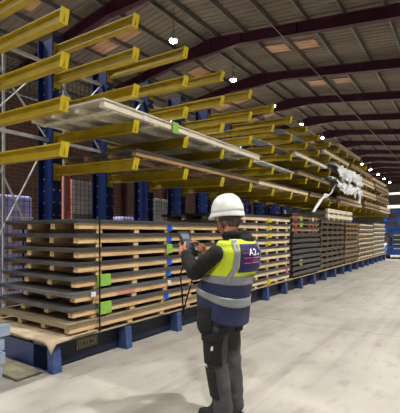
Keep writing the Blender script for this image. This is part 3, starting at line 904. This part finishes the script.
# hood, bunched at the back of the neck
for k in range(13):
    a = R(-205 + 230 * k / 12)
    mb.ball((.06 + .088 * math.cos(a), -.068 + .092 * math.sin(a), 1.475 - .012 * math.sin(a) * 0 + .012 * max(0, -math.sin(a))), (.036, .036, .034), 12, 8)
mb.ball((.06, -.168, 1.435), (.10, .048, .055), 16, 10); mb.ball((.06, -.178, 1.40), (.075, .04, .06), 16, 10)
hoodie = mb.build('hoodie', M_hood, person); remesh(hoodie, .0095, 5, .5)

# vest
mb = MB(); NT = 72
zs = [.835 + .605 * i / 48 for i in range(49)]
rows = []
for z in zs: rows.append([surf(2 * math.pi * k / NT, z, .006) for k in range(NT)])
b = len(mb.v); 
for r in rows: mb.v += [tuple(p) for p in r]
for i in range(48):
    for k in range(NT):
        k2 = (k + 1) % NT; th = 2 * math.pi * (k + .5) / NT; z = (zs[i] + zs[i+1]) / 2
        # armholes and neck opening
        cx = math.cos(th); sy = math.sin(th)
        if z > 1.425 and sy > -.2: continue
        if sy > .9 and abs(cx) < .12 and z > 1.34: continue
        mb.f.append((b + i * NT + k, b + i * NT + k2, b + (i+1) * NT + k2, b + (i+1) * NT + k)); mb.m.append(0 if z > 1.115 else 1)
vest = mb.build('vest', [M_hiv, M_vnavy], person, smooth=True)
so = vest.modifiers.new('thick', 'SOLIDIFY'); so.thickness = .006; so.offset = 1
def shell(name, m, th0, th1, z0f, z1f, off, parent, nt=40, nz=6, closed=False):
    mb = MB(); rows = []
    for i in range(nz + 1):
        r = []
        for k in range(nt if closed else nt + 1):
            th = th0 + (th1 - th0) * k / nt
            z = z0f + (z1f - z0f) * i / nz
            r.append(surf(th, z, off))
        rows.append(r)
    mb.grid(rows, closed); o = mb.build(name, m, parent, smooth=True)
    so = o.modifiers.new('thick', 'SOLIDIFY'); so.thickness = .003; so.offset = 1
    return o
PI = math.pi
shell('reflective_band', M_refl, 0, 2 * PI, 1.112, 1.168, .0135, vest, 72, 4, True)
shell('reflective_band', M_refl, 0, 2 * PI, .972, 1.030, .0135, vest, 72, 4, True)
def brace(sx, back):
    mb = MB(); rows = []
    for i in range(26):
        z = 1.12 + .315 * i / 25
        cx, cy, a, b = lerp_table(TORSO, z); r = []
        for dx in (-.019, -.007, .007, .019):
            xo = max(-.97, min(.97, (sx * .140 * min(1, a / .19) + dx) / (a + .0)))
            p = 2.35; yv = (1 - abs(xo) ** p) ** (1 / p)
            th = math.atan2((-1 if back else 1) * yv, xo) + TW * (1 if back else 1)
            r.append(surf(th, z, .0135))
        rows.append(r)
    mb.grid(rows); o = mb.build('reflective_brace', M_refl, vest, smooth=True)
    so = o.modifiers.new('thick', 'SOLIDIFY'); so.thickness = .003; so.offset = 1
for sx in (-1, 1):
    brace(sx, True); brace(sx, False)
# back patch with its print
patch = shell('back_patch', M_patch, -PI / 2 + TW - .53, -PI / 2 + TW + .53, 1.195, 1.408, .0135, vest, 24, 12)
def on_patch(u, v, off=.0185):
    """u -.5...5 left to right seen from behind, v 0..1 upwards"""
    return surf(-PI / 2 + TW + 1.06 * u, 1.195 + .213 * v, off)
def bars(name, m, rects):
    mb = MB()
    for (u0, u1, v0, v1) in rects:
        n = max(2, int((u1 - u0) * 30))
        mb.grid([[on_patch(u0 + (u1 - u0) * k / n, v0) for k in range(n + 1)], [on_patch(u0 + (u1 - u0) * k / n, v1) for k in range(n + 1)]])
    return mb.build(name, m, patch)
M_pw = mat('print_white', '#f0f0f4', None, .6); M_pr = mat('print_red', '#c0463c', None, .6); M_pp = mat('print_pink', '#c89ac0', None, .6)
def word(txt, u0, v0, h, m):
    cu = bpy.data.curves.new('lettering', 'FONT'); cu.body = txt; cu.size = 1; cu.resolution_u = 2; cu.offset = .018
    t = bpy.data.objects.new('lettering', cu); COL.objects.link(t)
    bpy.context.view_layer.update()
    me = bpy.data.meshes.new_from_object(t.evaluated_get(bpy.context.evaluated_depsgraph_get())); bpy.data.objects.remove(t, do_unlink=True)
    for v in me.vertices: v.co = on_patch(u0 + v.co.x * h * .82, v0 + v.co.y * h, .0225)
    me.materials.clear(); me.materials.append(m)
    return obj('lettering', me, patch)
word('A2', -.17, .60, .34, M_pw)
bars('lettering', M_pw, [(.22, .33, .60, .67)])
bars('print_line', M_pr, [(-.42, -.19, .67, .70), (-.36, -.02, .49, .52), (0, .44, .40, .43), (-.36, -.06, .31, .34)])
bars('print_line', M_pp, [(.02, .40, .50, .53), (-.02, .40, .32, .35)])

# trousers
mb = MB()
rows = []
for z, a, b_ in ((.98, .165, .125), (.90, .175, .135), (.80, .178, .14), (.76, .16, .125)):
    rows.append([Vector((a * math.cos(t), .0 + b_ * math.sin(t), z)) for t in [2 * PI * k / 28 for k in range(28)]])
mb.grid(rows, True); mb.addf([tuple(range(28))[::-1], tuple(range(84, 112))], 0)
LEGS = []
for s in (-1, 1):
    if s < 0: pts = [Vector(q) for q in ((-.088, 0, .84), (-.09, .02, .70), (-.086, .02, .52), (-.08, .0, .36), (-.075, -.025, .22), (-.07, -.035, .09))]
    else: pts = [Vector(q) for q in ((.088, 0, .84), (.09, .01, .70), (.094, .0, .52), (.096, -.02, .36), (.098, -.035, .22), (.10, -.04, .09))]
    LEGS.append(pts); chain(mb, pts, [.108, .100, .090, .082, .078, .078], 18)
trou = mb.build('trousers', M_trou, person); remesh(trou, .011, 5, .5)
dt = bpy.data.textures.new('folds', 'CLOUDS'); dt.noise_scale = .09
dm = trou.modifiers.new('folds', 'DISPLACE'); dm.texture = dt; dm.strength = .022; dm.texture_coords = 'GLOBAL'
dm2 = hoodie.modifiers.new('folds', 'DISPLACE'); dm2.texture = dt; dm2.strength = .022; dm2.texture_coords = 'GLOBAL'
# black panels on the trousers
def leg_panel(leg, z0, z1, th0, th1, name, off=.012, m=None):
    mb = MB(); rows = []
    pts = LEGS[leg]; rad = [.108, .100, .090, .084, .082, .083]
    for i in range(9):
        z = z0 + (z1 - z0) * i / 8
        for a in range(5):
            if pts[a].z >= z >= pts[a+1].z:
                t = (pts[a].z - z) / (pts[a].z - pts[a+1].z); c = pts[a].lerp(pts[a+1], t); r_ = rad[a] * (1 - t) + rad[a+1] * t
        rows.append([c + Vector((math.cos(th), math.sin(th), 0)) * (r_ + off) for th in [th0 + (th1 - th0) * k / 14 for k in range(15)]])
    mb.grid(rows); o = mb.build(name, m or M_trob, trou, smooth=True)
    so = o.modifiers.new('thick', 'SOLIDIFY'); so.thickness = .01; so.offset = 0
    return o
leg_panel(0, .48, .72, R(150), R(235), 'cargo_pocket', .014)
leg_panel(0, .66, .73, R(145), R(240), 'pocket_flap', .020)
leg_panel(1, .70, .83, R(-120), R(-40), 'back_pocket', .012)
leg_panel(0, .72, .83, R(-135), R(-45), 'back_pocket', .012)
leg_panel(0, .22, .44, R(120), R(200), 'knee_panel', .006)
MB().box(-.012, .012, -.004, .004, 0, .03).build('pocket_logo', M_white, trou, loc=(-.208, -.02, .60))
# holster pocket on the left hip
mb = MB(); mb.ball((-.20, .05, .80), (.045, .075, .10), 16, 10); mb.box(-.225, -.175, -.01, .11, .80, .93)
hp = mb.build('holster_pouch', M_trob, person); remesh(hp, .01, 4)
# boots
for s, pts in zip((-1, 1), LEGS):
    x = pts[-1].x; y = pts[-1].y
    mb = MB(); mb.tube([(x, y, .15), (x, y, .06)], [.055, .058], 16); mb.ball((x, y + .0, .055), (.05, .065, .05), 16, 10); mb.ball((x + s * .01, y + .13, .045), (.05, .10, .042), 16, 10); mb.ball((x, y + .06, .075), (.045, .09, .045), 16, 10)
    b_ = mb.build('boot', M_trob, person); remesh(b_, .01, 3)
    pr = [(x + s * .008 + .052 * math.cos(a) * (1 if math.sin(a) > 0 else .9), y + .075 + .162 * math.sin(a)) for a in [2 * PI * k / 24 for k in range(24)]]
    MB().prism(pr, 'z', 0, .026).build('sole', M_black, b_)

# tablet with lanyard (held in the hands)
tab = tag(empty('tablet', (PX + TC.x, PY + TC.y, TC.z)), 'black tablet computer held up by the person in the vest', 'tablet')
TM = Matrix((TX, TU, TN)).transposed().to_4x4()
tab.matrix_world = Matrix.Translation(Vector((PX, PY, 0)) + TC) @ TM
MB().box(-.076, .076, -.118, .118, -.009, .004).build('case', M_black, tab, bevel=.006)
MB().box(-.060, .060, -.098, .098, .004, .0065).build('screen', M_screen, tab)
mb = MB(); mb.box(-.05, .05, .045, .085, .0068, .0072)
mb.build('screen_content', mat('screen_pale', '#6d7488', None, .3), tab)
MB().box(-.04, .02, -.02, .02, .0068, .0072).build('screen_content', mat('screen_mid', '#464d62', None, .3), tab)
ly = []
mb = MB()
inv = tab.matrix_world.inverted()
P0 = Vector((PX, PY, 0))
path = [T(-.06, -.105, -.004) + P0]
for t in range(1, 20):
    u = t / 20
    path.append(P0 + Vector((-.125 - .07 * math.sin(u * PI), .27 - .03 * math.sin(u * PI * 2) - .0 * u, 1.285 - .46 * math.sin(u * PI) ** .7)) + Vector((.10 * (u - .5), -.10 * (u - .5), 0)))
path.append(T(.0, -.105, -.004) + P0)
mb.tube([inv @ p for p in path], .0065, 6); mb.build('lanyard', M_strap, tab)
